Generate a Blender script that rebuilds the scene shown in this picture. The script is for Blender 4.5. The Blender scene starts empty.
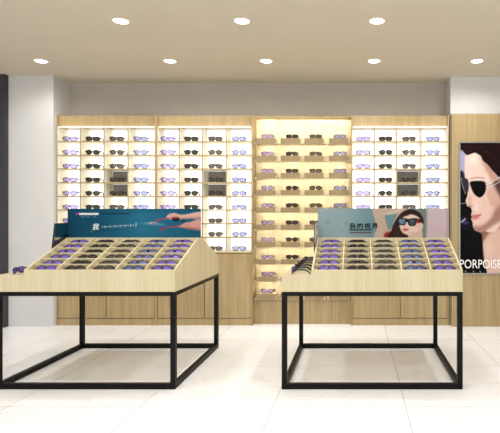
import bpy, bmesh, math, random
import numpy as np
from mathutils import Vector, Matrix
random.seed(7)
D = bpy.data
SC = bpy.context.scene
COL = SC.collection
PI = math.pi

# ------------------------------------------------------------------ camera model (metres)
F, HC, VX, VY = 485.0, 1.156, 355.5, 215.0      # focal (px), eye height, vanishing point in the photo
def X(px, d): return (px - VX) * d / F
def Z(py, d): return HC - (py - VY) * d / F

# ------------------------------------------------------------------ helpers
def lin(c):
    return tuple(((v/255)/12.92 if v/255 <= .04045 else ((v/255+.055)/1.055)**2.4) for v in c)

def new_mat(name):
    m = D.materials.new(name); m.use_nodes = True
    nt = m.node_tree
    return m, nt, nt.nodes['Principled BSDF']

def plain(name, rgb, rough=.5, metal=0., spec=.5):
    m, nt, b = new_mat(name)
    b.inputs['Base Color'].default_value = (*lin(rgb), 1)
    b.inputs['Roughness'].default_value = rough
    b.inputs['Metallic'].default_value = metal
    b.inputs['Specular IOR Level'].default_value = spec
    return m

def emit(name, rgb, strength):
    m, nt, b = new_mat(name)
    b.inputs['Base Color'].default_value = (*lin(rgb), 1)
    b.inputs['Emission Color'].default_value = (*lin(rgb), 1)
    b.inputs['Emission Strength'].default_value = strength
    return m

def wood(name, dark, light, scale=(55, 55, 1.6), rough=.45, spec=.3):
    m, nt, b = new_mat(name)
    N = nt.nodes; L = nt.links
    tc = N.new('ShaderNodeTexCoord'); mp = N.new('ShaderNodeMapping')
    mp.inputs['Scale'].default_value = scale
    no = N.new('ShaderNodeTexNoise'); no.inputs['Scale'].default_value = 1.6; no.inputs['Detail'].default_value = 5
    no2 = N.new('ShaderNodeTexNoise'); no2.inputs['Scale'].default_value = .22; no2.inputs['Detail'].default_value = 2
    ad = N.new('ShaderNodeMath'); ad.operation = 'MULTIPLY_ADD'; ad.inputs[1].default_value = .6
    mu = N.new('ShaderNodeMath'); mu.operation = 'MULTIPLY'; mu.inputs[1].default_value = .4
    cr = N.new('ShaderNodeValToRGB')
    cr.color_ramp.elements[0].position = .36; cr.color_ramp.elements[0].color = (*lin(dark), 1)
    cr.color_ramp.elements[1].position = .64; cr.color_ramp.elements[1].color = (*lin(light), 1)
    L.new(tc.outputs['Object'], mp.inputs['Vector'])
    L.new(mp.outputs[0], no.inputs['Vector']); L.new(mp.outputs[0], no2.inputs['Vector'])
    L.new(no2.outputs['Fac'], mu.inputs[0]); L.new(no.outputs['Fac'], ad.inputs[0]); L.new(mu.outputs[0], ad.inputs[2])
    L.new(ad.outputs[0], cr.inputs[0]); L.new(cr.outputs[0], b.inputs['Base Color'])
    b.inputs['Roughness'].default_value = rough; b.inputs['Specular IOR Level'].default_value = spec
    return m

def plaster(name, rgb, var=.03, rough=.9):
    m, nt, b = new_mat(name)
    N = nt.nodes; L = nt.links
    tc = N.new('ShaderNodeTexCoord'); no = N.new('ShaderNodeTexNoise')
    no.inputs['Scale'].default_value = 3; no.inputs['Detail'].default_value = 6
    cr = N.new('ShaderNodeValToRGB'); c = lin(rgb)
    cr.color_ramp.elements[0].position = .3; cr.color_ramp.elements[0].color = (*[v*(1-var) for v in c], 1)
    cr.color_ramp.elements[1].position = .7; cr.color_ramp.elements[1].color = (*[v*(1+var) for v in c], 1)
    L.new(tc.outputs['Object'], no.inputs['Vector']); L.new(no.outputs['Fac'], cr.inputs[0])
    L.new(cr.outputs[0], b.inputs['Base Color']); b.inputs['Roughness'].default_value = rough
    b.inputs['Specular IOR Level'].default_value = .15
    return m

def tiles(name):
    m, nt, b = new_mat(name)
    N = nt.nodes; L = nt.links
    tc = N.new('ShaderNodeTexCoord'); mp = N.new('ShaderNodeMapping')
    mp.inputs['Location'].default_value = (1.297, -2.93, 0)
    br = N.new('ShaderNodeTexBrick'); br.offset = 0; br.squash = 1
    br.inputs['Scale'].default_value = 1; br.inputs['Brick Width'].default_value = .8; br.inputs['Row Height'].default_value = .78
    br.inputs['Mortar Size'].default_value = .0022; br.inputs['Mortar Smooth'].default_value = .2
    br.inputs['Color1'].default_value = (*lin((247,247,249)),1); br.inputs['Color2'].default_value = (*lin((245,245,247)),1)
    br.inputs['Mortar'].default_value = (*lin((176,170,155)),1)
    # marble veins
    nv = N.new('ShaderNodeTexNoise'); nv.inputs['Scale'].default_value = 1.3; nv.inputs['Detail'].default_value = 8; nv.inputs['Distortion'].default_value = 1.2
    mv = N.new('ShaderNodeMapping'); mv.inputs['Rotation'].default_value = (0,0,.6); mv.inputs['Scale'].default_value = (1.0, 3.2, 1)
    ab = N.new('ShaderNodeMath'); ab.operation = 'SUBTRACT'; ab.inputs[1].default_value = .5
    aa = N.new('ShaderNodeMath'); aa.operation = 'ABSOLUTE'
    vr = N.new('ShaderNodeValToRGB')
    vr.color_ramp.elements[0].position = 0; vr.color_ramp.elements[0].color = (.86,.86,.85,1)
    vr.color_ramp.elements[1].position = .016; vr.color_ramp.elements[1].color = (1,1,1,1)
    mx = N.new('ShaderNodeMix'); mx.data_type = 'RGBA'; mx.blend_type = 'MULTIPLY'; mx.inputs[0].default_value = .7
    L.new(tc.outputs['Object'], mp.inputs[0]); L.new(mp.outputs[0], br.inputs['Vector'])
    L.new(tc.outputs['Object'], mv.inputs[0]); L.new(mv.outputs[0], nv.inputs['Vector'])
    L.new(nv.outputs['Fac'], ab.inputs[0]); L.new(ab.outputs[0], aa.inputs[0]); L.new(aa.outputs[0], vr.inputs[0])
    L.new(br.outputs['Color'], mx.inputs[6]); L.new(vr.outputs[0], mx.inputs[7])
    L.new(mx.outputs[2], b.inputs['Base Color'])
    b.inputs['Roughness'].default_value = .28; b.inputs['Specular IOR Level'].default_value = .35
    return m

def lens_mat(name, tint, body, fac):
    m, nt, b = new_mat(name)
    N = nt.nodes; L = nt.links
    b.inputs['Base Color'].default_value = (*lin(body),1); b.inputs['Roughness'].default_value = .12
    tr = N.new('ShaderNodeBsdfTransparent'); tr.inputs[0].default_value = (*lin(tint),1)
    mix = N.new('ShaderNodeMixShader'); mix.inputs[0].default_value = fac
    L.new(tr.outputs[0], mix.inputs[1]); L.new(b.outputs[0], mix.inputs[2])
    L.new(mix.outputs[0], N['Material Output'].inputs['Surface'])
    return m

def box(bm, x0, x1, y0, y1, z0, z1, bev=0.):
    r = bmesh.ops.create_cube(bm, size=1)
    vs = r['verts']
    for v in vs:
        v.co = Vector(((x0+x1)/2 + v.co.x*(x1-x0), (y0+y1)/2 + v.co.y*(y1-y0), (z0+z1)/2 + v.co.z*(z1-z0)))
    if bev:
        es = list({e for v in vs for e in v.link_edges})
        bmesh.ops.bevel(bm, geom=es, offset=bev, segments=1, affect='EDGES')

def prism_x(bm, prof, x0, x1):          # profile in (y, z), extruded along x
    a = [bm.verts.new((x0, y, z)) for y, z in prof]; b = [bm.verts.new((x1, y, z)) for y, z in prof]
    n = len(prof); bm.faces.new(a); bm.faces.new(b[::-1])
    for i in range(n): bm.faces.new((a[i], b[i], b[(i+1) % n], a[(i+1) % n]))

def prism_y(bm, prof, y0, y1):          # profile in (x, z), extruded along y
    a = [bm.verts.new((x, y0, z)) for x, z in prof]; b = [bm.verts.new((x, y1, z)) for x, z in prof]
    n = len(prof); bm.faces.new(a); bm.faces.new(b[::-1])
    for i in range(n): bm.faces.new((a[i], b[i], b[(i+1) % n], a[(i+1) % n]))

def tube(bm, pts, rad, seg=6, closed=False, flat=1.):
    pts = [Vector(p) for p in pts]; n = len(pts); rings = []
    for i, p in enumerate(pts):
        if closed: t = pts[(i+1) % n] - pts[i-1]
        else: t = pts[min(i+1, n-1)] - pts[max(i-1, 0)]
        t.normalize()
        up = Vector((0, 1, 0)) if abs(t.y) < .8 else Vector((1, 0, 0))
        u = t.cross(up).normalized(); v = t.cross(u).normalized()
        rings.append([bm.verts.new(p + (u*math.cos(2*PI*k/seg) + v*flat*math.sin(2*PI*k/seg))*rad) for k in range(seg)])
    for i in range(n if closed else n-1):
        a, b = rings[i], rings[(i+1) % n]
        for k in range(seg): bm.faces.new((a[k], a[(k+1) % seg], b[(k+1) % seg], b[k]))
    if not closed:
        bm.faces.new(rings[0][::-1]); bm.faces.new(rings[-1])

def finish(bm, name, mat, smooth=False):
    bmesh.ops.recalc_face_normals(bm, faces=bm.faces)
    me = D.meshes.new(name); bm.to_mesh(me); bm.free()
    if mat: me.materials.append(mat)
    if smooth:
        for p in me.polygons: p.use_smooth = True
    return me

def link(name, me, parent=None, loc=(0,0,0)):
    o = D.objects.new(name, me); COL.objects.link(o); o.location = loc
    if parent: o.parent = parent
    return o

def obj(name, bm, mat, parent=None, loc=(0,0,0), smooth=False):
    return link(name, finish(bm, name, mat, smooth), parent, loc)

def tag(o, label, cat, group=None):
    o['label'] = label; o['category'] = cat
    if group: o['group'] = group
    return o

def thing(name, loc, label, cat, group=None):
    o = D.objects.new(name, None); COL.objects.link(o); o.location = loc; o.empty_display_size = .05
    return tag(o, label, cat, group)

def bxo(name, mat, parent, *a, bev=0.):
    """box part in world coordinates under a parent Empty"""
    off = parent.location if parent else Vector((0,0,0))
    bm = bmesh.new()
    box(bm, a[0]-off.x, a[1]-off.x, a[2]-off.y, a[3]-off.y, a[4]-off.z, a[5]-off.z, bev)
    return obj(name, bm, mat, parent)

def structure(name, mat, *a):
    bm = bmesh.new(); box(bm, *a); o = obj(name, bm, mat); o['kind'] = 'structure'; return o

# ------------------------------------------------------------------ materials
M = dict(
    table=wood('ash_wood', (186,173,139), (204,192,160), rough=.5),
    cab=wood('oak_wood', (148,127,88), (176,154,112), rough=.3, spec=.45),
    cab2=wood('oak_shelf_wood', (205,190,155), (220,206,172), rough=.4),
    black=plain('black_steel', (5,5,5), .45, 0, .15),
    wall=plaster('grey_plaster', (203,202,200)),
    wallr=plaster('white_plaster', (238,237,234)),
    wallb=plaster('taupe_plaster', (172,165,155)),
    ceil=plaster('ceiling_paint', (203,193,176), .015),
    floor=tiles('marble_tile'),
    dark=plain('charcoal_cladding', (52,52,54), .5),
    back=emit('backlit_acrylic', (252,253,255), .7),
    led=emit('led_strip', (255,247,230), 95.0),
    ledtop=emit('led_strip_header', (255,246,224), 3.5),
    lamp=emit('lamp_glass', (255,250,240), 5.0),
    white=plain('white_enamel', (225,222,215), .4),
    grey=plain('grey_card', (138,136,133), .7),
    frame=plain('frame_black', (14,13,14), .25),
    frame_b=plain('frame_brown', (38,30,24), .25),
    alu=plain('brushed_aluminium', (150,148,142), .35, .8),
    lip=wood('shaded_shelf_wood', (134,116,84), (152,133,98)),  # shelf wood again, shade put into its colour for the unlit lip fronts
    mirror=plain('mirror_glass', (200,205,205), .04, 1.),
    purple=lens_mat('purple_lens', (232,225,248), (172,158,214), .34),
    violet=lens_mat('violet_lens', (190,170,240), (122,98,188), .6),
    slate=lens_mat('slate_lens', (180,185,225), (100,108,160), .6),
    dk=lens_mat('black_lens', (140,134,122), (70,65,58), .40),
    brown=lens_mat('brown_lens', (182,176,166), (92,86,78), .42),
    blue=lens_mat('blue_lens', (220,223,244), (150,154,204), .36),
)
M['inner'] = plaster('pale_shelf_laminate', (250,244,226), .01, .5)

# ------------------------------------------------------------------ the room
CEIL = 2.603
XL, XR, YF, YB = -4.4, 2.4, -1.2, 5.32
structure('floor', M['floor'], XL, XR, YF, YB, -.1, 0)
structure('ceiling', M['ceil'], XL, XR, YF, YB, CEIL, CEIL+.1)
structure('wall_back', M['wallb'], XL, XR, YB, YB+.1, -.1, CEIL+.1)
structure('wall_left', M['wall'], XL-.1, XL, YF, YB+.1, -.1, CEIL+.1)
structure('wall_right', M['wallr'], XR, XR+.1, YF, YB+.1, -.1, CEIL+.1)
xu0 = X(53.5, 5.03)
structure('trim_1', M['wall'], X(4.5, 5.03)-.05, xu0, 5.03, YB, 0, CEIL)              # left pilaster
structure('trim_2', M['dark'], XL, X(5, 4.98), 4.98, YB, 0, CEIL)                      # charcoal column
XP0 = X(450.5, 5.079)
structure('trim_3', M['wall'], XP0, XR, 5.079, YB, 0, CEIL)                            # right pilaster
structure('trim_4', M['cab'], XP0+.002, 1.95, 5.02, 5.079, 0, 2.203)                   # wood cladding carrying the poster

# ------------------------------------------------------------------ ceiling downlights
LX = [X(-40,3.617), X(121,3.617), X(242,3.617), X(377,3.617), X(508,3.617)]
LX2 = [X(41,4.557), X(170,4.557), X(266,4.557), X(374,4.557), X(477,4.557)]
def ring_mesh():
    bm = bmesh.new(); n = 28; prof = [(.052,0),(.056,-.004),(.066,-.004),(.070,0)]
    rings = [[bm.verts.new((r*math.cos(2*PI*k/n), r*math.sin(2*PI*k/n), z)) for k in range(n)] for r, z in prof]
    for i in range(4):
        a, b = rings[i], rings[(i+1) % 4]
        for k in range(n): bm.faces.new((a[k], a[(k+1)%n], b[(k+1)%n], b[k]))
    return finish(bm, 'trim_ring', M['ceil'], False)
def disc_mesh():
    bm = bmesh.new(); n = 28
    prof = [(.0535,-.001),(.045,-.005),(.02,-.006)]
    rings = [[bm.verts.new((r*math.cos(2*PI*k/n), r*math.sin(2*PI*k/n), z)) for k in range(n)] for r, z in prof]
    for i in range(2):
        for k in range(n): bm.faces.new((rings[i][k], rings[i][(k+1)%n], rings[i+1][(k+1)%n], rings[i+1][k]))
    bm.faces.new(rings[2]); bm.faces.new(rings[0][::-1])
    return finish(bm, 'lamp_glass', M['lamp'], True)
RING, DISC = ring_mesh(), disc_mesh()
LAMP_W = 16.0
def lamp_light(x, y):
    ld = D.lights.new('downlight_lamp', 'SPOT'); ld.energy = LAMP_W * (1.0 if y > 2 else .8); ld.color = (1, .985, .955)
    ld.spot_size = math.radians(168); ld.spot_blend = .6; ld.shadow_soft_size = .05
    o = D.objects.new('downlight_lamp', ld); COL.objects.link(o); o.location = (x, y, CEIL-.02)
def downlight(x, y, label):
    t = thing('ceiling_downlight', (x, y, CEIL), label, 'ceiling light', 'recessed downlights in the ceiling')
    link('trim_ring', RING, t); link('lamp_glass', DISC, t)
ORD = ['first','second','third','fourth','fifth','sixth','seventh','eighth','ninth','tenth']
for i in (1,2,3):
    downlight(LX[i], 3.617, f"round recessed ceiling downlight, {['leftmost','middle','rightmost'][i-1]} of the three in the nearer row")
for i in range(5):
    downlight(LX2[i], 4.557, f"round recessed ceiling downlight, {ORD[i]} from left in the far row of five")
for y, xs in ((4.557, LX2), (3.617, LX), (2.68, LX), (1.5, LX[::2])):
    for x in xs: lamp_light(x, y)

# ------------------------------------------------------------------ sunglasses
def outline(shape, n=22):
    pts = []
    for k in range(n):
        t = 2*PI*k/n; c, s = math.cos(t), math.sin(t)
        if shape == 'rect':  e, a, b = .55, .0295, .0205
        elif shape == 'round': e, a, b = .88, .0285, .0225
        else: e, a, b = .75, .0295, .0210
        x = a*math.copysign(abs(c)**e, c); z = b*math.copysign(abs(s)**e, s)
        if shape == 'drop': x += .004*(-z/b)
        pts.append((x, z))
    return pts, b
def wrap(x): return 4.0*x*x
def glasses_meshes(shape, lens, framemat, folded):
    pts, b = outline(shape); zc = b + .003; hx = .0318
    bm = bmesh.new()
    for s in (-1, 1):
        loop = [(s*(hx+x), wrap(hx+x), zc+z) for x, z in pts]
        tube(bm, loop, .0020 if shape != 'rect' else .0022, 5, True)
        # end piece / hinge block
        box(bm, min(s*.059, s*.0675), max(s*.059, s*.0675), wrap(.063)-.002, wrap(.063)+.006, zc+b*.1, zc+b*.75)
    tube(bm, [(-.007, .0005, zc+b*.35), (-.003, -.002, zc+b*.5), (.003, -.002, zc+b*.5), (.007, .0005, zc+b*.35)], .0026, 5)
    if shape == 'drop':
        tube(bm, [(-.012, .0005, zc+b*.85), (.012, .0005, zc+b*.85)], .0022, 5)
    if shape == 'rect':
        for s in (-1, 1):
            tube(bm, [(s*(hx+x), wrap(hx+x)-.001, zc+b*.93) for x in (-.023, -.01, .01, .025)], .0035, 5)
    fr = finish(bm, 'frame', framemat, True)
    ls = []
    for s in (-1, 1):
        bm = bmesh.new()
        front = [bm.verts.new((s*(hx+x), wrap(hx+x)-.0006, zc+z)) for x, z in pts]
        back = [bm.verts.new((s*(hx+x), wrap(hx+x)+.0010, zc+z)) for x, z in pts]
        cf = bm.verts.new((s*hx, wrap(hx)-.003, zc)); cb = bm.verts.new((s*hx, wrap(hx)-.0014, zc))
        n = len(pts)
        for k in range(n):
            k2 = (k+1) % n
            bm.faces.new((front[k], front[k2], cf)); bm.faces.new((back[k], cb, back[k2]))
            bm.faces.new((front[k], back[k], back[k2], front[k2]))
        ls.append(finish(bm, 'lens', lens, True))
    ts = []
    zt = zc + b*.5; y0 = wrap(.064)+.004
    for s in (-1, 1):
        bm = bmesh.new()
        if folded:
            yo = .004 if s < 0 else .011
            tube(bm, [(s*.066, y0, zt), (s*.060, y0+yo, zt), (s*-.030, y0+yo, zt-.003), (s*-.050, y0+yo, zt-.016)], .0028, 5, flat=1)
        else:
            tube(bm, [(s*.065, y0-.003, zt-.002), (s*.067, y0+.03, zt-.001), (s*.066, y0+.072, zt-.001), (s*.064, y0+.095, zt-.012), (s*.063, y0+.112, .004)], .0050, 6, flat=.55)
        ts.append(finish(bm, 'temple', framemat, True))
    return fr, ls, ts
CACHE = {}
def proto(shape, lens, folded):
    key = (shape, lens, folded)
    if key not in CACHE:
        fm = M['frame_b'] if lens == 'brown' else M['frame']
        CACHE[key] = glasses_meshes(shape, M[lens], fm, folded)
    return CACHE[key]
def glasses(shape, lens, loc, label, group, folded=False, rot=(0,0,0), scale=1.):
    fr, ls, ts = proto(shape, lens, folded)
    t = thing('sunglasses', loc, label, 'sunglasses', group); t.rotation_euler = rot; t.scale = (scale,)*3
    link('frame', fr, t)
    for m in ls: link('lens', m, t)
    for m in ts: link('temple', m, t)
    return t
LW = dict(purple='lavender-lensed', dk='black-lensed', brown='brown-lensed', blue='pale blue-lensed')
SW = dict(rect='rectangular', round='round', drop='soft-square')
SHAPES = ['rect', 'round', 'drop']
COLS = ['purple', 'dk', 'brown', 'blue']

# what the two tables and their posters cover completely (photo pixels)
def hidden(x0, x1, y1):
    """glasses whose photo box lies wholly behind the posters or the display cases"""
    for (a, b, top) in ((67.5, 200.5, 209), (318.5, 448.5, 208)):
        if x0 > a and x1 < b and y1 - 6 > top: return True
    if x0 > 284 and x1 < 311 and y1 - 5 > 270: return True
    return False

# ------------------------------------------------------------------ wall units
DF = 5.079
Z0 = Z(141.5, DF); PITCH = 13.7*DF/F; ZTOP = 2.203; ZHB = Z(127.3, DF); ZC = Z0 - 8*PITCH
COLWORD = ['first','second','third','fourth']
def wall_unit(x0, x1, where, grey_cells, div_px, mid_px):
    t = thing('display_cabinet', ((x0+x1)/2, 5.19, 0), f"tall oak display cabinet with backlit shelves of sunglasses, {where[0]}", 'display cabinet', 'backlit wall cabinets')
    P = .014; yb = 5.285
    bxo('side_panel', M['cab'], t, x0, x0+P, DF, yb, 0, ZTOP)
    bxo('side_panel', M['cab'], t, x1-P, x1, DF, yb, 0, ZTOP)
    bxo('header_panel', M['cab'], t, x0+P, x1-P, DF+.030, yb, ZHB, ZTOP)
    lg = bxo('header_ledge', M['inner'], t, x0+P, x1-P, DF, DF+.030, ZHB, ZHB+.005)
    bm = bmesh.new(); o_ = t.location; box(bm, x0+P+.01-o_.x, x1-P-.01-o_.x, DF+.006-o_.y, DF+.012-o_.y, ZHB+.0052, ZHB+.0082)
    obj('light_strip', bm, M['ledtop'], lg)
    for xa in (x0+P, x1-P-.003):
        bxo('side_lining', M['inner'], t, xa, xa+.003, DF+.006, 5.267, ZC, ZHB)
    bxo('light_panel', M['back'], t, x0+P, x1-P, 5.268, 5.284, ZC, ZHB)
    xd = [x0+P] + [X(p, DF) for p in div_px] + [x1-P]      # cell limits
    mids = [X(p, 5.10) for p in mid_px]
    for k in range(8):
        z = Z0 - k*PITCH
        sh = bxo('shelf', M['inner'], t, x0+P, x1-P, DF+.006, 5.267, z-.007, z+.006)
        bm = bmesh.new(); o_ = t.location; box(bm, x0+P-o_.x, x1-P-o_.x, DF+.003-o_.y, DF+.006-o_.y, z-.007, z+.006)
        obj('edge_band', bm, M['cab'], sh)
    for i in range(1, 4):
        xx = xd[i]
        dv = bxo('divider', M['inner'], t, xx-.006, xx+.006, DF+.010, 5.267, ZC, ZHB)
        bm = bmesh.new(); box(bm, xx-.006-t.location.x, xx+.006-t.location.x, DF+.007-t.location.y, DF+.010-t.location.y, ZC, ZHB)
        obj('edge_band', bm, M['cab'], dv)
    bxo('counter_top', M['cab2'], t, x0+P, x1-P, DF-.002, yb, ZC-.016, ZC)
    bxo('cupboard', M['cab'], t, x0+P, x1-P, DF+.022, yb, .07, ZC-.016)
    xm = (x0+x1)/2
    bxo('door', M['cab'], t, x0+P+.003, xm-.004, DF, DF+.019, .078, ZC-.026, bev=.0015)
    bxo('door', M['cab'], t, xm+.004, x1-P-.003, DF, DF+.019, .078, ZC-.026, bev=.0015)
    bxo('plinth', M['cab'], t, x0+P, x1-P, DF+.004, DF+.022, 0, .07)
    for r in range(9):
        zz = Z0 - r*PITCH + .0061 if r < 8 else ZC + .0002
        for c in range(4):
            cx = mids[c]; gm = (xd[c]+xd[c+1])/2; w = xd[c+1]-xd[c]
            px = mid_px[c]; py = VY - (zz-HC)*F/5.13
            where_c = f"{ORD[r]} shelf from top, {COLWORD[c]} column of {where[1]}"
            if not hidden(px-7.5, px+10, py):
                lens = COLS[c]; sh = SHAPES[r % 3]
                glasses(sh, lens, (cx, 5.098, zz), f"{LW[lens]} {SW[sh]} sunglasses, {where_c}", 'sunglasses in the '+where[1], scale=1.09, rot=(0, 0, (0 if x0 > -1 else .21) + random.uniform(-.02, .02)))
            if (r, c) in grey_cells:
                bm = bmesh.new(); box(bm, -w/2+.008, w/2-.008, 0, .003, 0, PITCH-.016, .0005)
                o = obj('backing_card', bm, M['grey'], None, (gm, 5.262, zz+.0005))
                tag(o, f"dark grey backing card behind sunglasses, {where_c}", 'card', 'grey backing cards in the wall cabinets')
XA, XB, XC_, XD, XE = X(56, DF), X(156, DF), X(252.6, DF), X(351.2, DF), X(449.2, DF)
wall_unit(XA, XB, ('beside grey pilaster at left', 'leftmost wall cabinet'), {(3,2),(4,2)}, (80.0, 103.6, 127.6), (69.8, 92.6, 116.6, 140.6))
wall_unit(XB, XC_, ('left of the warm-lit niche', 'second wall cabinet'), {(3,2),(4,2)}, (178.8, 202.0, 226.3), (167.8, 191.2, 215.3, 239.2))
wall_unit(XD, XE, ('between niche and portrait poster', 'right-hand wall cabinet'), {(3,2),(4,2)}, (374.4, 396.8, 421.2), (363.2, 385.6, 409.2, 433.2))

# ------------------------------------------------------------------ the lit niche between
n_ = thing('display_niche', ((XC_+XD)/2, 5.2, 0), 'warm-lit oak niche with four columns of small floating shelves between the white cabinets', 'display shelving')
a0, a1 = XC_+.001, XD-.001
bxo('back_panel', M['cab2'], n_, a0, a1, 5.262, 5.285, .26, ZTOP)
bxo('top_board', M['cab'], n_, a0, a1, 5.12, 5.262, ZTOP-.012, ZTOP)
bxo('base_panel', M['cab'], n_, a0, a1, 5.146, 5.285, 0, .26)
DS = 5.105
CXN = [X(p, DS) for p in (265.6, 290.2, 314.0, 338.6)]
for c, cx in enumerate(CXN):
    bxo('light_lip', M['cab'], n_, cx-.1, cx+.1, 5.12, 5.123, ZTOP-.021, ZTOP-.012)
    bxo('light_strip', M['led'], n_, cx-.06, cx+.06, 5.1235, 5.129, ZTOP-.0195, ZTOP-.0125)
for r in range(10):
    zt = Z(138.2+17.3*r, DS)
    for c, cx in enumerate(CXN):
        bm = bmesh.new(); off = n_.location
        x0, x1 = cx-.101-off.x, cx+.101-off.x; y0 = DS-off.y
        box(bm, x0, x1, y0+.0161, 5.24-off.y, zt-.012, zt-.001)         # tray floor
        box(bm, x0-.02, x1+.02, y0+.017, 5.2615-off.y, zt-.053, zt-.043)  # wider board under it
        box(bm, x0-.02, x1+.02, y0+.017, y0+.020, zt-.061, zt-.0531)      # little lip hiding the lamp
        sh = obj('floating_shelf', bm, M['cab2'], n_)
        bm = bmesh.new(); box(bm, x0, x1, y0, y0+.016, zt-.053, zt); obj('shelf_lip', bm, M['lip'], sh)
        bxo_led = bmesh.new(); box(bxo_led, cx-.045-off.x, cx+.045-off.x, y0+.0205, y0+.024, zt-.0585, zt-.0535)
        if r < 9: obj('light_strip', bxo_led, M['led'], sh)
        px = VX + cx*F/5.13
        if not hidden(px-7, px+7, 138.2+17.3*r) and not (r >= 8 and c > 0) and not (c > 1 and r > 6):
            lens = COLS[c]; s = SHAPES[(r+1) % 3] if r else 'rect'
            glasses(s, lens, (cx+.015, DS+.022, zt-.0008), f"{LW[lens]} {SW[s]} sunglasses on {ORD[r]} floating shelf from top, {COLWORD[c]} column of lit niche", 'sunglasses on the floating shelves', rot=(0, 0, .05 + random.uniform(-.02, .02)))

# ------------------------------------------------------------------ display tables
FY, RY0, RY1, BY = 3.213, 3.690, 3.760, 4.237
ZF, ZR, ZW = .793, .983, .647
TL = 1.200
def slope_z(y): return ZF + (ZR-ZF)*(y-FY)/(RY0-FY)
PHI = math.atan2(ZR-ZF, RY0-FY); SL = math.hypot(ZR-ZF, RY0-FY)
def display_table(xr, name, poster_word):
    x0 = xr - TL; xg = x0 + .197
    t = thing('display_table', ((x0+xr)/2, (FY+BY)/2, 0), f"{name} display table with gabled pale wood case on black steel frame, {poster_word}", 'display table', 'gabled display tables')
    ox, oy = t.location.x, t.location.y
    B = lambda nm, mt, *a, **k: bxo(nm, mt, t, *a, **k)
    p = .0335
    for xx in (x0, xr-p):
        for yy in (FY, BY-p):
            B('leg', M['black'], xx, xx+p, yy, yy+p, .0365, ZW-.0285, bev=.001)
    for zz0, zz1, nm in ((0, .0365, 'bottom_rail'), (ZW-.0285, ZW-.0005, 'top_rail')):
        B(nm, M['black'], x0, xr, FY, FY+p, zz0, zz1, bev=.001)
        B(nm, M['black'], x0, xr, BY-p, BY, zz0, zz1, bev=.001)
        B(nm, M['black'], x0, x0+p, FY+p, BY-p, zz0, zz1, bev=.001)
        B(nm, M['black'], xr-p, xr, FY+p, BY-p, zz0, zz1, bev=.001)
    def P(nm, prof, xa, xb, mt=M['table']):
        bm = bmesh.new(); prism_x(bm, [(y-oy, z) for y, z in prof], xa-ox, xb-ox); return obj(nm, bm, mt, t)
    rc = .034/math.cos(PHI)
    full = [(FY, ZW), (FY, ZF), (RY0, ZR), (RY1, ZR), (BY, ZF), (BY, ZW)]
    core = [(FY+.016, ZW+.001), (FY+.016, slope_z(FY+.016)-rc), (RY0, ZR-rc), (RY1, ZR-rc), (BY-.016, slope_z(FY+.016)-rc), (BY-.016, ZW+.001)]
    P('case', core, xg+.012, xr-.012)
    P('gable_panel', full, xg, xg+.012); P('gable_panel', full, xr-.012, xr)
    P('ridge_board', [(RY0, ZR-rc), (RY0, ZR), (RY1, ZR), (RY1, ZR-rc)], xg+.012, xr-.012)
    # front and back boards run the whole length; their left end follows the sloped side tray
    for y0, y1 in ((FY, FY+.015), (BY-.015, BY)):
        bm = bmesh.new()
        prism_y(bm, [(x0-ox, ZW), (x0-ox, .756), (xg-ox, .756), (xg-ox, ZW)], y0-oy, y1-oy)
        prism_y(bm, [(xg+.0121-ox, ZW), (xg+.0121-ox, ZF), (xr-.0121-ox, ZF), (xr-.0121-ox, ZW)], y0-oy, y1-oy)
        obj('front_panel' if y0 == FY else 'rear_panel', bm, M['table'], t)
    bm = bmesh.new()
    prism_y(bm, [(x0-ox, ZW), (x0-ox, .755), (xg-.0005-ox, .755), (xg-.0005-ox, ZW)], FY+.0155-oy, BY-.0155-oy)
    obj('side_tray', bm, M['table'], t)
    # compartments on both slopes
    cw = (xr-xg-.024)/5
    for side in (0, 1):
        def yz(s, h):      # along the slope, height above the sunken bed
            y = FY + s*math.cos(PHI) - (h-.034)*math.sin(PHI); z = ZF + s*math.sin(PHI) + (h-.034)*math.cos(PHI)
            return (y, z) if side == 0 else (FY+BY-y, z)
        for k in range(1, 5):
            xx = xg+.012+cw*k
            P('column_divider', [yz(.017, 0), yz(.017, .034), yz(SL, .034), yz(SL-.014, 0)], xx-.004, xx+.004)
        for k in range(1, 6):
            s = SL*k/6
            P('row_divider', [yz(s-.003, 0), yz(s-.003, .032), yz(s+.003, .032), yz(s+.003, 0)], xg+.012, xr-.012)
    return t, x0, xg, xr, cw
ROWW = ['front','second','third','fourth','fifth','rear']
TCOL = ['purple','dk','brown','blue','purple']
TLW = dict(purple='purple-lensed', dk='black-lensed', brown='smoky brown-lensed', blue='slate blue-lensed')
T5 = ['leftmost','second','middle','fourth','rightmost']
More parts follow.
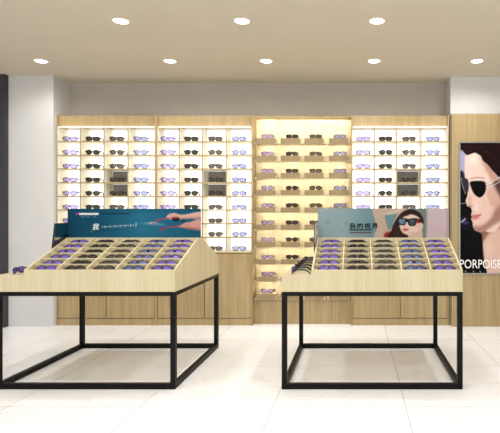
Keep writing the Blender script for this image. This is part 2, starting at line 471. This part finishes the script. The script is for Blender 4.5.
def fill_table(info, side_word):
    t, x0, xg, xr, cw = info
    for r in range(6):
        s = SL*r/6 + .019 if r else .024
        y = FY + s*math.cos(PHI) + .034*math.sin(PHI); z = ZF + s*math.sin(PHI) - .034*math.cos(PHI)
        for c in range(5):
            cx = xg+.012+cw*(c+.5)
            glasses(SHAPES[1+(r % 2)], dict(purple='violet', blue='slate').get(TCOL[c], TCOL[c]), (cx, y-.004, z+.004), f"{TLW[TCOL[c]]} folded sunglasses in {ROWW[r]} row, {T5[c]} column of {side_word} table's compartments",
                    f'sunglasses in the compartments of the {side_word} table', True, (math.radians(-40), 0, 0), 1.12)
    sl = 0.
    n = 1 if side_word == 'left' else 6
    for k in range(n):
        y = FY + .10 + .165*k
        xx = x0+.055 + (.03 if n == 1 else 0); zz = .7553
        lens = ['purple','dk','dk','brown','purple','dk'][k]
        lab = (f"{TLW[lens]} sunglasses facing left on right table's side tray, {ORD[k]} from the front" if n > 1
               else "purple-lensed sunglasses with dark frame facing left on the side tray of the left table")
        g = glasses('drop', 'violet' if lens == 'purple' else lens, (xx, y, zz+.002), lab, 'sunglasses on the side tray of the right table' if n > 1 else None)
        g.rotation_euler = (0, -sl, -PI/2); g.rotation_mode = 'XYZ'
        g.matrix_world = Matrix.Translation((xx, y, zz+.001)) @ Matrix.Rotation(-sl, 4, 'Y') @ Matrix.Rotation(-PI/2, 4, 'Z')
XRL = (175.2-VX)*FY/F; XRR = (462.8-VX)*FY/F
TAB_L = display_table(XRL, 'left', 'under the teal board')
TAB_R = display_table(XRR, 'right', 'under the portrait board')
fill_table(TAB_L, 'left'); fill_table(TAB_R, 'right')

# end mirrors
for info, word in ((TAB_L, 'left'), (TAB_R, 'right')):
    t, x0, xg, xr, cw = info
    ym = (FY+BY)/2
    half = [(.17, 1.095), (.205, .90), (.205, .757)]
    glass = [(-.164, 1.09), (-.186, .955), (-.036, 1.012), (.036, 1.012), (.186, .955), (.164, 1.09)]
    prof = [(ym-a, z) for a, z in half] + [(ym+a, z) for a, z in half[::-1]]
    m_ = thing('end_mirror', (xg-.008, ym, .757), f"small dark-edged mirror panel standing at the left gable end of the {word} display table", 'mirror', None)
    bm = bmesh.new(); prism_x(bm, [(y-ym, z-.757) for y, z in prof], -.003, .004); obj('backing', bm, M['frame'], m_)
    bm = bmesh.new(); prism_x(bm, [(y, z-.757) for y, z in glass], .0042, .0062); obj('mirror_glass', bm, M['mirror'], m_)

# ------------------------------------------------------------------ printed pictures (painted as colour attributes on fine grids)
class Paint:
    """tiny painter in photo-pixel coordinates"""
    def __init__(s, x0, x1, y0, y1, res):
        s.b = (x0, x1, y0, y1); s.nx = int((x1-x0)*res); s.ny = int((y1-y0)*res); s.res = res
        s.U, s.V = np.meshgrid(np.linspace(x0, x1, s.nx), np.linspace(y0, y1, s.ny))
        s.I = np.zeros((s.ny, s.nx, 3))
    def blur(s, m, r):
        k = max(1, int(round(r*s.res)))
        for _ in range(2):
            for ax in (0, 1):
                pad = [(k, k) if a == ax else (0, 0) for a in (0, 1)]
                c = np.cumsum(np.pad(m, pad, mode='edge'), axis=ax)
                c = np.insert(c, 0, 0, axis=ax); n = 2*k+1
                hi = np.take(c, range(n, c.shape[ax]), axis=ax); lo = np.take(c, range(0, c.shape[ax]-n), axis=ax)
                m = (hi-lo)/n
        return m
    def mask(s, pts):
        ins = np.zeros(s.U.shape, bool); n = len(pts)
        for i in range(n):
            (xa, ya), (xb, yb) = pts[i], pts[(i+1) % n]
            if ya == yb: continue
            c = ((ya > s.V) != (yb > s.V)) & (s.U < (xb-xa)*(s.V-ya)/(yb-ya)+xa)
            ins ^= c
        return ins.astype(float)
    def mix(s, m, c, a=1.):
        m = (m*a)[..., None]; s.I = s.I*(1-m) + np.array(c, float)*m
    def poly(s, pts, c, soft=.25, a=1., smooth=True):
        if smooth: pts = spline(pts)
        m = s.mask(pts); m = s.blur(m, soft) if soft else m
        s.mix(m, c, a)
    def blob(s, x, y, rx, ry, c, a=1.):
        d = ((s.U-x)/rx)**2 + ((s.V-y)/ry)**2
        s.mix(np.exp(-d*1.5), c, a)
    def line(s, pts, w, c, a=1., soft=.2):
        pts = spline(pts, False); m = np.zeros(s.U.shape)
        for (xa, ya), (xb, yb) in zip(pts[:-1], pts[1:]):
            dx, dy = xb-xa, yb-ya; q = np.clip(((s.U-xa)*dx+(s.V-ya)*dy)/(dx*dx+dy*dy+1e-9), 0, 1)
            d = np.hypot(s.U-xa-q*dx, s.V-ya-q*dy)
            m = np.maximum(m, np.clip((w/2+soft/2-d)/soft, 0, 1))
        s.mix(m, c, a)
    def grad(s, stops, horiz=True):
        b = s.b; q = (s.U-b[0])/(b[1]-b[0]) if horiz else (s.V-b[2])/(b[3]-b[2])
        for ch in range(3): s.I[..., ch] = np.interp(q, [p for p, _ in stops], [c[ch] for _, c in stops])
def spline(P, closed=True, n=6):
    P = [tuple(p) for p in P]; N = len(P); out = []
    if N < 3: return P
    g = (lambda i: P[i % N]) if closed else (lambda i: P[min(max(i, 0), N-1)])
    for i in range(N if closed else N-1):
        p0, p1, p2, p3 = g(i-1), g(i), g(i+1), g(i+2)
        for k in range(n):
            t = k/n
            out.append(tuple(.5*((2*p1[j]) + (-p0[j]+p2[j])*t + (2*p0[j]-5*p1[j]+4*p2[j]-p3[j])*t*t + (-p0[j]+3*p1[j]-3*p2[j]+p3[j])*t**3) for j in (0, 1)))
    if not closed: out.append(P[-1])
    return out
def print_mat():
    m, nt, b = new_mat('printed_picture')
    a = nt.nodes.new('ShaderNodeVertexColor'); a.layer_name = 'ink'
    nt.links.new(a.outputs['Color'], b.inputs['Base Color'])
    b.inputs['Roughness'].default_value = .5; b.inputs['Specular IOR Level'].default_value = .06
    return m
PRINT = print_mat()
def print_mesh(pt, w, h, name='print', ink=.72):
    nx, ny = pt.nx, pt.ny
    xs = np.linspace(-w/2, w/2, nx); zs = np.linspace(h, 0, ny)
    co = np.zeros((ny, nx, 3)); co[..., 0] = xs[None, :]; co[..., 2] = zs[:, None]
    idx = np.arange(nx*ny).reshape(ny, nx)
    q = np.stack([idx[1:, :-1], idx[1:, 1:], idx[:-1, 1:], idx[:-1, :-1]], -1).reshape(-1, 4)
    me = D.meshes.new(name); me.from_pydata(co.reshape(-1, 3).tolist(), [], q.tolist())
    at = me.color_attributes.new('ink', 'FLOAT_COLOR', 'POINT')
    c = np.clip(pt.I/255, 0, 1); l = np.where(c <= .04045, c/12.92, ((c+.055)/1.055)**2.4)*ink
    rgba = np.concatenate([l, np.ones((ny, nx, 1))], -1).astype(np.float32)
    at.data.foreach_set('color', rgba.reshape(-1)); me.materials.append(PRINT)
    return me
def text_part(body, size, mat, parent, loc, width=None, shear=0., name='lettering', bold=0.):
    cu = D.curves.new('lettering_curve', 'FONT'); cu.body = body; cu.size = size; cu.shear = shear
    cu.extrude = .0002; cu.offset = bold; cu.resolution_u = 3
    o = D.objects.new('lettering_curve', cu); COL.objects.link(o)
    dg = bpy.context.evaluated_depsgraph_get(); me = D.meshes.new_from_object(o.evaluated_get(dg))
    D.objects.remove(o); D.curves.remove(cu)
    me.materials.clear(); me.materials.append(mat)
    xs = [v.co.x for v in me.vertices]; k = 1.
    if width and xs: k = width/(max(xs)-min(xs))
    mn = min(xs) if xs else 0
    for v in me.vertices: v.co.x = (v.co.x-mn)*k
    me.transform(Matrix.Rotation(PI/2, 4, 'X'))
    return link(name, me, parent, loc)
INKW = plain('white_ink', (240,240,240), .5); INKB = plain('black_ink', (10,10,12), .6, 0, .1); INKP = plain('pink_ink', (225,70,150), .5)

# --- teal poster on the left table
PD = 3.711
def poster_on_table(info, pt, label):
    t, x0, xg, xr, cw = info
    b = pt.b; w = (b[1]-b[0])*PD/F; h = (b[3]-b[2])*PD/F; cx = X((b[0]+b[1])/2, PD); zb = ZR+.0005
    th = thing('table_poster', (cx, PD, zb), label, 'poster', 'posters standing on the display tables')
    bm = bmesh.new(); box(bm, -w/2, w/2, .0005, .012, 0, h); obj('board', bm, M['white'], th)
    link('print', print_mesh(pt, w, h), th)
    return th, (lambda px, py: ((px-(b[0]+b[1])/2)*PD/F, -.0006, h-(py-b[2])*PD/F))
pl = Paint(67.5, 200.8, 208.8, 237.6, 3.2)
pl.grad([(0,(12,66,92)), (.25,(18,80,108)), (.55,(40,112,142)), (.8,(32,98,128)), (1,(22,82,110))])
pl.mix(np.clip((216-pl.V)/10, 0, 1), (14,64,88), .5)
pl.mix(np.clip((pl.V-231)/8, 0, 1), (28,88,114), .4)
pl.blob(152, 223.5, 9, 1.5, (170,195,208), .7); pl.blob(153, 222.7, 3, .9, (240,240,240), .8); pl.blob(160, 225, 6, 1, (120,165,185), .6)
def c3(P): return [(140+u/7.81, 204+v/7.81) for u, v in P]
SK, SK2 = (214,172,160), (176,128,118)
pl.poly(c3([(205,104),(222,82),(245,72),(275,70),(310,82),(360,80),(470,62),(470,110),(390,114),(335,116),(290,124),(250,122),(225,118)]), SK)
pl.poly(c3([(250,122),(290,116),(340,108),(470,98),(470,112),(390,116),(335,118),(290,126)]), SK2, .4, .8)
pl.line(c3([(238,112),(260,98),(300,98)]), .35, SK2, .8); pl.line(c3([(228,104),(250,88),(282,86)]), .3, SK2, .7)
pl.poly(c3([(292,176),(325,160),(350,146),(385,142),(420,130),(470,118),(470,202),(420,200),(375,196),(340,186),(305,182)]), (205,150,142))
pl.poly(c3([(330,184),(375,182),(430,188),(470,190),(470,203),(420,201),(375,198)]), (150,98,94), .4, .8)
pl.line(c3([(310,170),(350,162),(390,160)]), .35, (160,105,100), .8); pl.line(c3([(320,178),(360,172),(395,172)]), .3, (160,105,100), .7)
pl.poly(c3([(248,108),(275,102),(305,106),(308,126),(290,136),(262,134),(250,122)]), (22,36,50), .3)
pl.poly(c3([(318,124),(340,120),(358,130),(352,145),(330,146)]), (26,60,82), .3, .8)
pl.line(c3([(100,153),(115,142),(140,126),(180,116),(240,110),(300,106)]), .75, (205,38,44))
pl.line(c3([(97,156),(108,148)]), 1.3, (190,30,40))
pl.line(c3([(168,198),(200,186),(240,180),(320,171)]), .75, (200,36,44)); pl.line(c3([(158,202),(180,196)]), 1.3, (185,28,40))
pl.poly([(75.4,213.8),(77,212.9),(79,213.6),(77.3,214.8)], (226,62,150), .15)
for x in np.arange(81, 96, 1.5):                     # small illegible caption
    if int(x) not in (85, 86, 90, 91): pl.line([(x, 216.9), (x+1.0, 216.9)], .5, (150,178,190), .8)
for x in np.arange(101, 129, 1.1): pl.line([(x, 213.7), (x+.75, 213.9)], .9, (14,30,42), .8)
pl.line([(90,231.6),(104,230.6),(118,229.6)], .3, (12,44,60), .7); pl.line([(111,231.4),(116,230.6),(124,230.4)], .3, (12,44,60), .7)
pl.blob(91.5, 231.8, 1.1, .7, (130,190,60))
for k, x in enumerate(np.linspace(102.5, 133, 13)):   # brush-written line, illegible strokes
    y = 227.2 - (x-102)*.055; q = random.Random(k)
    pl.line([(x-.8, y+q.uniform(-.8,.3)), (x+q.uniform(0,.5), y-.5), (x+.8, y+q.uniform(-.3,.6))], .42, (232,238,240), .9)
    if k % 2: pl.line([(x+.2, y-1.2), (x-.2, y+1.1)], .4, (232,238,240), .85)
pl.line([(136.2,223),(135.9,226)], .55, (235,240,240)); pl.blob(135.8, 227.2, .4, .4, (235,240,240))
th, at = poster_on_table(TAB_L, pl, 'teal advertising board of two hands holding red-armed glasses, standing on left table')
x_, y_, z_ = at(92.6, 229.3); text_part('我', .052, INKW, th, (x_, y_, z_), .05, .2)
x_, y_, z_ = at(79.4, 215.1)
lm = bmesh.new()
for k in range(11):
    s = k*.0135; q = random.Random(k+40)
    box(lm, s, s+.0034, -.0003, .0002, 0, .0165); box(lm, s+.007, s+.0104, -.0003, .0002, 0, .0165)
    zz = q.choice([.0, .0065, .0132]); box(lm, s+.0034, s+.007, -.0003, .0002, zz, zz+.0033)
    if k % 2: box(lm, s+.0034, s+.007, -.0003, .0002, .0132 if zz < .01 else 0, .0165 if zz < .01 else .0033)
obj('logo_strip', lm, INKW, th, (x_, y_, z_))

# --- pale poster on the right table
pr = Paint(317.8, 448.6, 208.3, 237.5, 3.2)
pr.grad([(0,(148,168,174)), (.2,(142,164,170)), (.38,(112,144,152)), (.43,(108,140,148)), (1,(150,150,145))])
def c5(P): return [(380+u/7.14, 205+v/7.14) for u, v in P]
pr.blob(328, 222, 2.5, 1.5, (92,122,130), .5); pr.blob(346, 223.5, 2, 1.6, (92,122,130), .5); pr.blob(342, 231.5, 2.5, 1, (96,126,132), .4)
# arms, background right
pr.poly(c5([(-45,10),(60,15),(190,15),(190,235),(-30,235),(-20,160),(-45,80)]), (190,166,150), .4)
pr.poly(c5([(280,15),(345,15),(345,235),(270,235)]), (112,124,116), .6)
pr.poly(c5([(335,15),(500,15),(500,235),(330,235)]), (196,178,182), .9, 1, False)
pr.mix(np.clip((pr.U-445)/3.6, 0, 1), (140,132,140), .7)
pr.blob(438, 229, 7, 5, (206,170,180), .5)
pr.poly(c5([(34,72),(70,58),(120,52),(118,78),(100,110),(88,150),(66,182),(48,140)]), (106,140,142), .4)
pr.poly(c5([(28,62),(120,36),(170,32),(120,58),(60,70)]), (206,184,168), .5)
pr.poly(c5([(35,203),(60,192),(85,195),(80,235),(30,235)]), (140,36,40), .5)
# hair
pr.poly(c5([(66,235),(82,180),(92,145),(118,98),(150,58),(190,34),(232,30),(272,46),(300,78),(312,115),(306,140),(285,150),(296,180),(260,235)]), (44,30,28), .3)
# face and neck
pr.poly(c5([(215,180),(255,165),(296,170),(298,235),(205,235)]), (208,176,162), .4)
pr.poly(c5([(130,108),(148,84),(180,70),(220,66),(262,78),(288,104),(292,135),(282,168),(258,196),(222,214),(190,212),(160,196),(142,162),(132,132)]), (228,198,184), .3)
pr.poly(c5([(255,150),(284,120),(308,140),(300,172),(280,180)]), (222,184,168), .4)
pr.blob(*c5([(235,200)])[0], 5, 2, (196,158,144), .6)
pr.poly(c5([(130,110),(146,82),(180,62),(220,58),(205,72),(165,86),(146,112),(140,150),(146,196),(168,232),(100,235),(110,170)]), (52,36,34), .35)
# sunglasses
pr.poly(c5([(126,98),(150,92),(182,96),(205,100),(240,94),(290,104),(292,126),(262,128),(250,146),(222,150),(204,142),(198,122),(186,124),(178,142),(152,144),(134,134)]), (20,18,22), .18)
pr.poly(c5([(134,104),(160,99),(180,103),(176,130),(158,138),(140,130)]), (96,124,146), .18)
pr.poly(c5([(208,106),(240,101),(254,107),(250,134),(230,143),(212,136)]), (62,72,84), .18)
pr.blob(*c5([(150,112)])[0], 1.6, 1, (150,176,196), .7); pr.blob(*c5([(230,112)])[0], 1.8, 1, (120,130,140), .6)
pr.poly(c5([(258,112),(276,108),(282,120),(274,130),(260,126)]), (176,40,40), .2)
pr.line(c5([(188,130),(180,155),(192,160)]), .35, (204,164,148), .8)
pr.poly(c5([(160,172),(180,166),(204,172),(198,182),(180,186),(166,180)]), (196,100,104), .2); pr.line(c5([(160,173),(182,174),(204,172)]), .3, (140,60,64))
# captions under the big lettering
pr.line([(350,229.8),(371.5,229.8)], 1.5, (30,34,38), .95, .2)
for x in np.arange(351, 371, 1.6): pr.line([(x, 229.9), (x+.5, 229.7)], .7, (150,165,168), .5)
for x in np.arange(350, 371.5, .95): pr.line([(x, 232.4), (x+.6, 232.4)], .8, (44,44,50), .85)
for x in np.arange(350, 370, .9): pr.line([(x, 233.9), (x+.55, 233.9)], .55, (170,60,70), .8)
th, at = poster_on_table(TAB_R, pr, 'pale advertising board of a woman in black sunglasses, standing on right table')
for ch, px in zip('我的視界', (349.4, 356.9, 364.3, 371.8)):
    x_, y_, z_ = at(px, 228.2); text_part(ch, .046, INKB, th, (x_, y_, z_), .048, 0, bold=.0012)

# --- the big portrait poster on the wood cladding
pp = Paint(460, 512, 143, 273, 3.6)
pp.I[:] = (10, 9, 12)
def a1(P): return [(455+u/6.18, 135+v/6.18) for u, v in P]
def a2(P): return [(456+u/5.7, 200+v/5.7) for u, v in P]
pp.poly(a1([(25,110),(45,95),(75,120),(90,260),(30,250)]), (176,172,206), .8)
pp.poly(a1([(25,225),(55,235),(60,300),(25,300)]), (30,26,40), .8)
pp.blob(462.5, 221, 5, 3.5, (70,62,128), .9); pp.blob(466, 223, 4, 2, (96,84,150), .6)
pp.line(a2([(18,22),(50,18),(85,10)]), .5, (190,190,205), .8); pp.line(a2([(20,128),(36,122),(52,106)]), .7, (220,220,230), .9)
pp.line(a2([(20,185),(50,165),(85,148)]), .3, (90,85,120), .7)
# neck and chest
pp.poly(a2([(150,190),(195,150),(260,120),(330,120),(340,430),(165,430),(158,330),(150,260)]), (222,184,168), .6)
pp.poly(a2([(130,190),(180,160),(250,110),(330,90),(330,170),(240,160),(190,190),(160,230),(148,240)]), (128,84,74), 1.2, .85)
pp.blob(489, 250, 6, 12, (238,206,192), .7); pp.blob(497, 262, 5, 9, (226,188,172), .6)
# face
pp.poly(a1([(62,130),(75,112),(120,108),(170,140),(215,190),(260,250),(300,300),(320,380),(320,470),(290,540),(250,590),(200,600),(150,560),(120,520),(105,470),(95,440),(70,420),(66,400),(78,370),(72,330),(64,290),(60,240),(60,180)]), (236,208,196), .4)
pp.poly(a2([(64,2),(58,22),(66,36),(82,42),(90,60),(85,84),(92,98),(84,108),(92,122),(96,150),(108,172),(132,186),(168,172),(205,146),(250,110),(300,70),(300,-40),(120,-60),(70,-40)]), (232,200,188), .35)
pp.poly(a2([(104,168),(132,186),(168,172),(205,146),(262,100),(262,20),(225,60),(195,108),(160,140),(130,150),(108,150)]), (168,124,112), 1.6, .75)
pp.blob(476, 208, 3, 5, (246,222,212), .7); pp.blob(484, 204, 4, 6, (222,186,172), .5)
pp.blob(473, 160, 5, 5, (250,232,226), .8); pp.blob(468, 170, 2.5, 6, (240,214,204), .7)
pp.line(a2([(62,34),(80,40),(96,32)]), .7, (150,92,84), .8); pp.blob(469.8, 205.5, 1.4, .9, (120,64,60), .7)
pp.poly(a2([(86,88),(106,82),(128,82),(146,78),(132,94),(110,100),(94,96)]), (206,128,126), .3); pp.poly(a2([(88,98),(112,100),(134,94),(122,110),(100,114)]), (214,140,136), .3)
pp.line(a2([(86,97),(108,98),(140,84)]), .45, (120,56,58), .9)
pp.poly(a1([(150,112),(180,150),(230,205),(275,270),(330,330),(330,420),(280,400),(262,330),(235,285),(215,250),(185,210),(165,170)]), (176,130,116), 1.6, .6)
pp.blob(497,213,6,10,(170,122,112),.45)
pp.line(a1([(96,272),(130,262),(180,268)]), .9, (96,60,54), .55, .6)
pp.line(a1([(82,352),(76,385),(70,408)]), .6, (250,232,224), .6, .5)
pp.poly(a1([(84,372),(96,380),(104,420),(92,432),(76,428)]), (206,164,150), .6, .6)
pp.poly(a1([(178,150),(215,200),(250,250),(275,262),(262,300),(228,292),(205,240)]), (190,142,128), .9, .55)
pp.poly(a1([(195,345),(262,300),(330,300),(330,430),(230,440),(205,400)]), (196,146,130), 1.2, .5)
pp.poly(a2([(98,148),(120,150),(160,140),(210,95),(235,40),(270,40),(270,100),(205,146),(168,172),(132,186),(108,172)]), (150,108,98), 1., .5)
pp.blob(479.5, 226, 3, 2, (214,168,156), .6); pp.blob(473.5, 212.5, 1.5, .8, (190,146,134), .6)
# hair
pp.poly(a1([(30,30),(420,30),(420,430),(330,430),(300,345),(278,275),(250,240),(225,213),(200,182),(172,158),(160,128),(150,106),(112,112),(78,124),(62,116),(44,88)]), (30,14,16), .35)
for k in range(70):
    q = random.Random(k); u = q.uniform(40, 330); v = q.uniform(45, 260)
    if v < 95 + max(0, (u-150))*.9: pp.line(a1([(u, v), (u+q.uniform(8,18), v+q.uniform(-10,8)), (u+q.uniform(22,40), v+q.uniform(-6,18))]), .45, q.choice([(104,50,46),(78,36,36),(14,6,8),(60,26,28)]), .6, .5)
pp.poly(a1([(240,300),(300,280),(420,300),(420,520),(330,520),(290,400)]), (60,34,32), 1.5, .8)
# sunglasses on the face
pp.line(a1([(184,300),(215,290),(290,256),(360,240)]), .9, (196,194,196)); pp.line(a1([(190,334),(220,322),(285,285),(360,262)]), .9, (176,172,176))
pp.line(a1([(196,316),(225,304),(262,284)]), .5, (60,50,54))
pp.line(a1([(40,268),(48,318),(64,362)]), .7, (200,198,200))
pp.poly(a1([(42,268),(74,272),(84,300),(82,345),(66,360),(52,330)]), (52,46,56), .25)
pp.poly(a1([(92,292),(132,284),(178,288),(190,312),(186,352),(168,378),(148,386),(120,366),(102,334)]), (8,8,10), .25)
pp.line(a1([(78,312),(86,304),(96,310)]), .6, (120,116,120))
pp.line(a1([(94,288),(134,281),(180,286),(193,312),(188,354),(170,380)]), .35, (170,168,172), .9)
# jacket
pp.poly(a2([(18,192),(60,178),(108,178),(140,190),(150,230),(154,330),(168,440),(18,440)]), (9,8,10), .4)
pp.line(a2([(132,190),(148,240),(154,330),(166,430)]), .4, (52,36,36), .7)
for u in (52, 97, 135, 190, 236): pp.line(a2([(u, 405), (u+5, 411)]), .6, (225,225,225), .9)
DP = 5.017
w = 52*DP/F; h = 130*DP/F; pc = X(486, DP); zb = Z(273, DP)
wp = thing('wall_poster', (pc, 5.019, zb), 'large portrait poster of a man in dark sunglasses, hung on oak wall cladding', 'poster')
bm = bmesh.new(); e = .013
for a in ((-w/2-e, w/2+e, -e, 0), (-w/2-e, w/2+e, h, h+e)): box(bm, a[0], a[1], -.016, 0, a[2], a[3])
for a in ((-w/2-e, -w/2), (w/2, w/2+e)): box(bm, a[0], a[1], -.016, 0, 0, h)
box(bm, -w/2, w/2, -.006, 0, 0, h)
obj('poster_frame', bm, M['alu'], wp)
pm = link('print', print_mesh(pp, w, h, ink=.82), wp, (0, -.0075, 0))
text_part('PORPOISE', .13, INKW, wp, ((459.8-486)*DP/F, -.009, h-(268.2-143)*DP/F), 41.5*DP/F)

# ------------------------------------------------------------------ added ambient fill, let in where the front wall is left off, camera, view
wd = D.worlds.new('ambient_fill'); SC.world = wd; wd.use_nodes = True
bg = wd.node_tree.nodes['Background']; bg.inputs[0].default_value = (1, .995, .99, 1); bg.inputs[1].default_value = 1.55
cam = D.cameras.new('camera'); cam.sensor_width = 36; cam.sensor_fit = 'HORIZONTAL'
cam.lens = 36*F/500; cam.shift_x = (250-VX)/500; cam.shift_y = (VY-216.5)/500; cam.clip_start = .05
co = D.objects.new('camera', cam); COL.objects.link(co); co.location = (0, 0, HC); co.rotation_euler = (PI/2, 0, 0)
SC.camera = co
vs = SC.view_settings
vs.view_transform = 'Standard'; vs.look = 'None'; vs.exposure = 0.62; vs.gamma = 1; vs.use_curve_mapping = False
try:
    SC.cycles.use_denoising = True; SC.cycles.use_light_tree = True; SC.cycles.max_bounces = 8
    SC.cycles.transparent_max_bounces = 12; SC.cycles.sample_clamp_indirect = 6
except Exception: pass
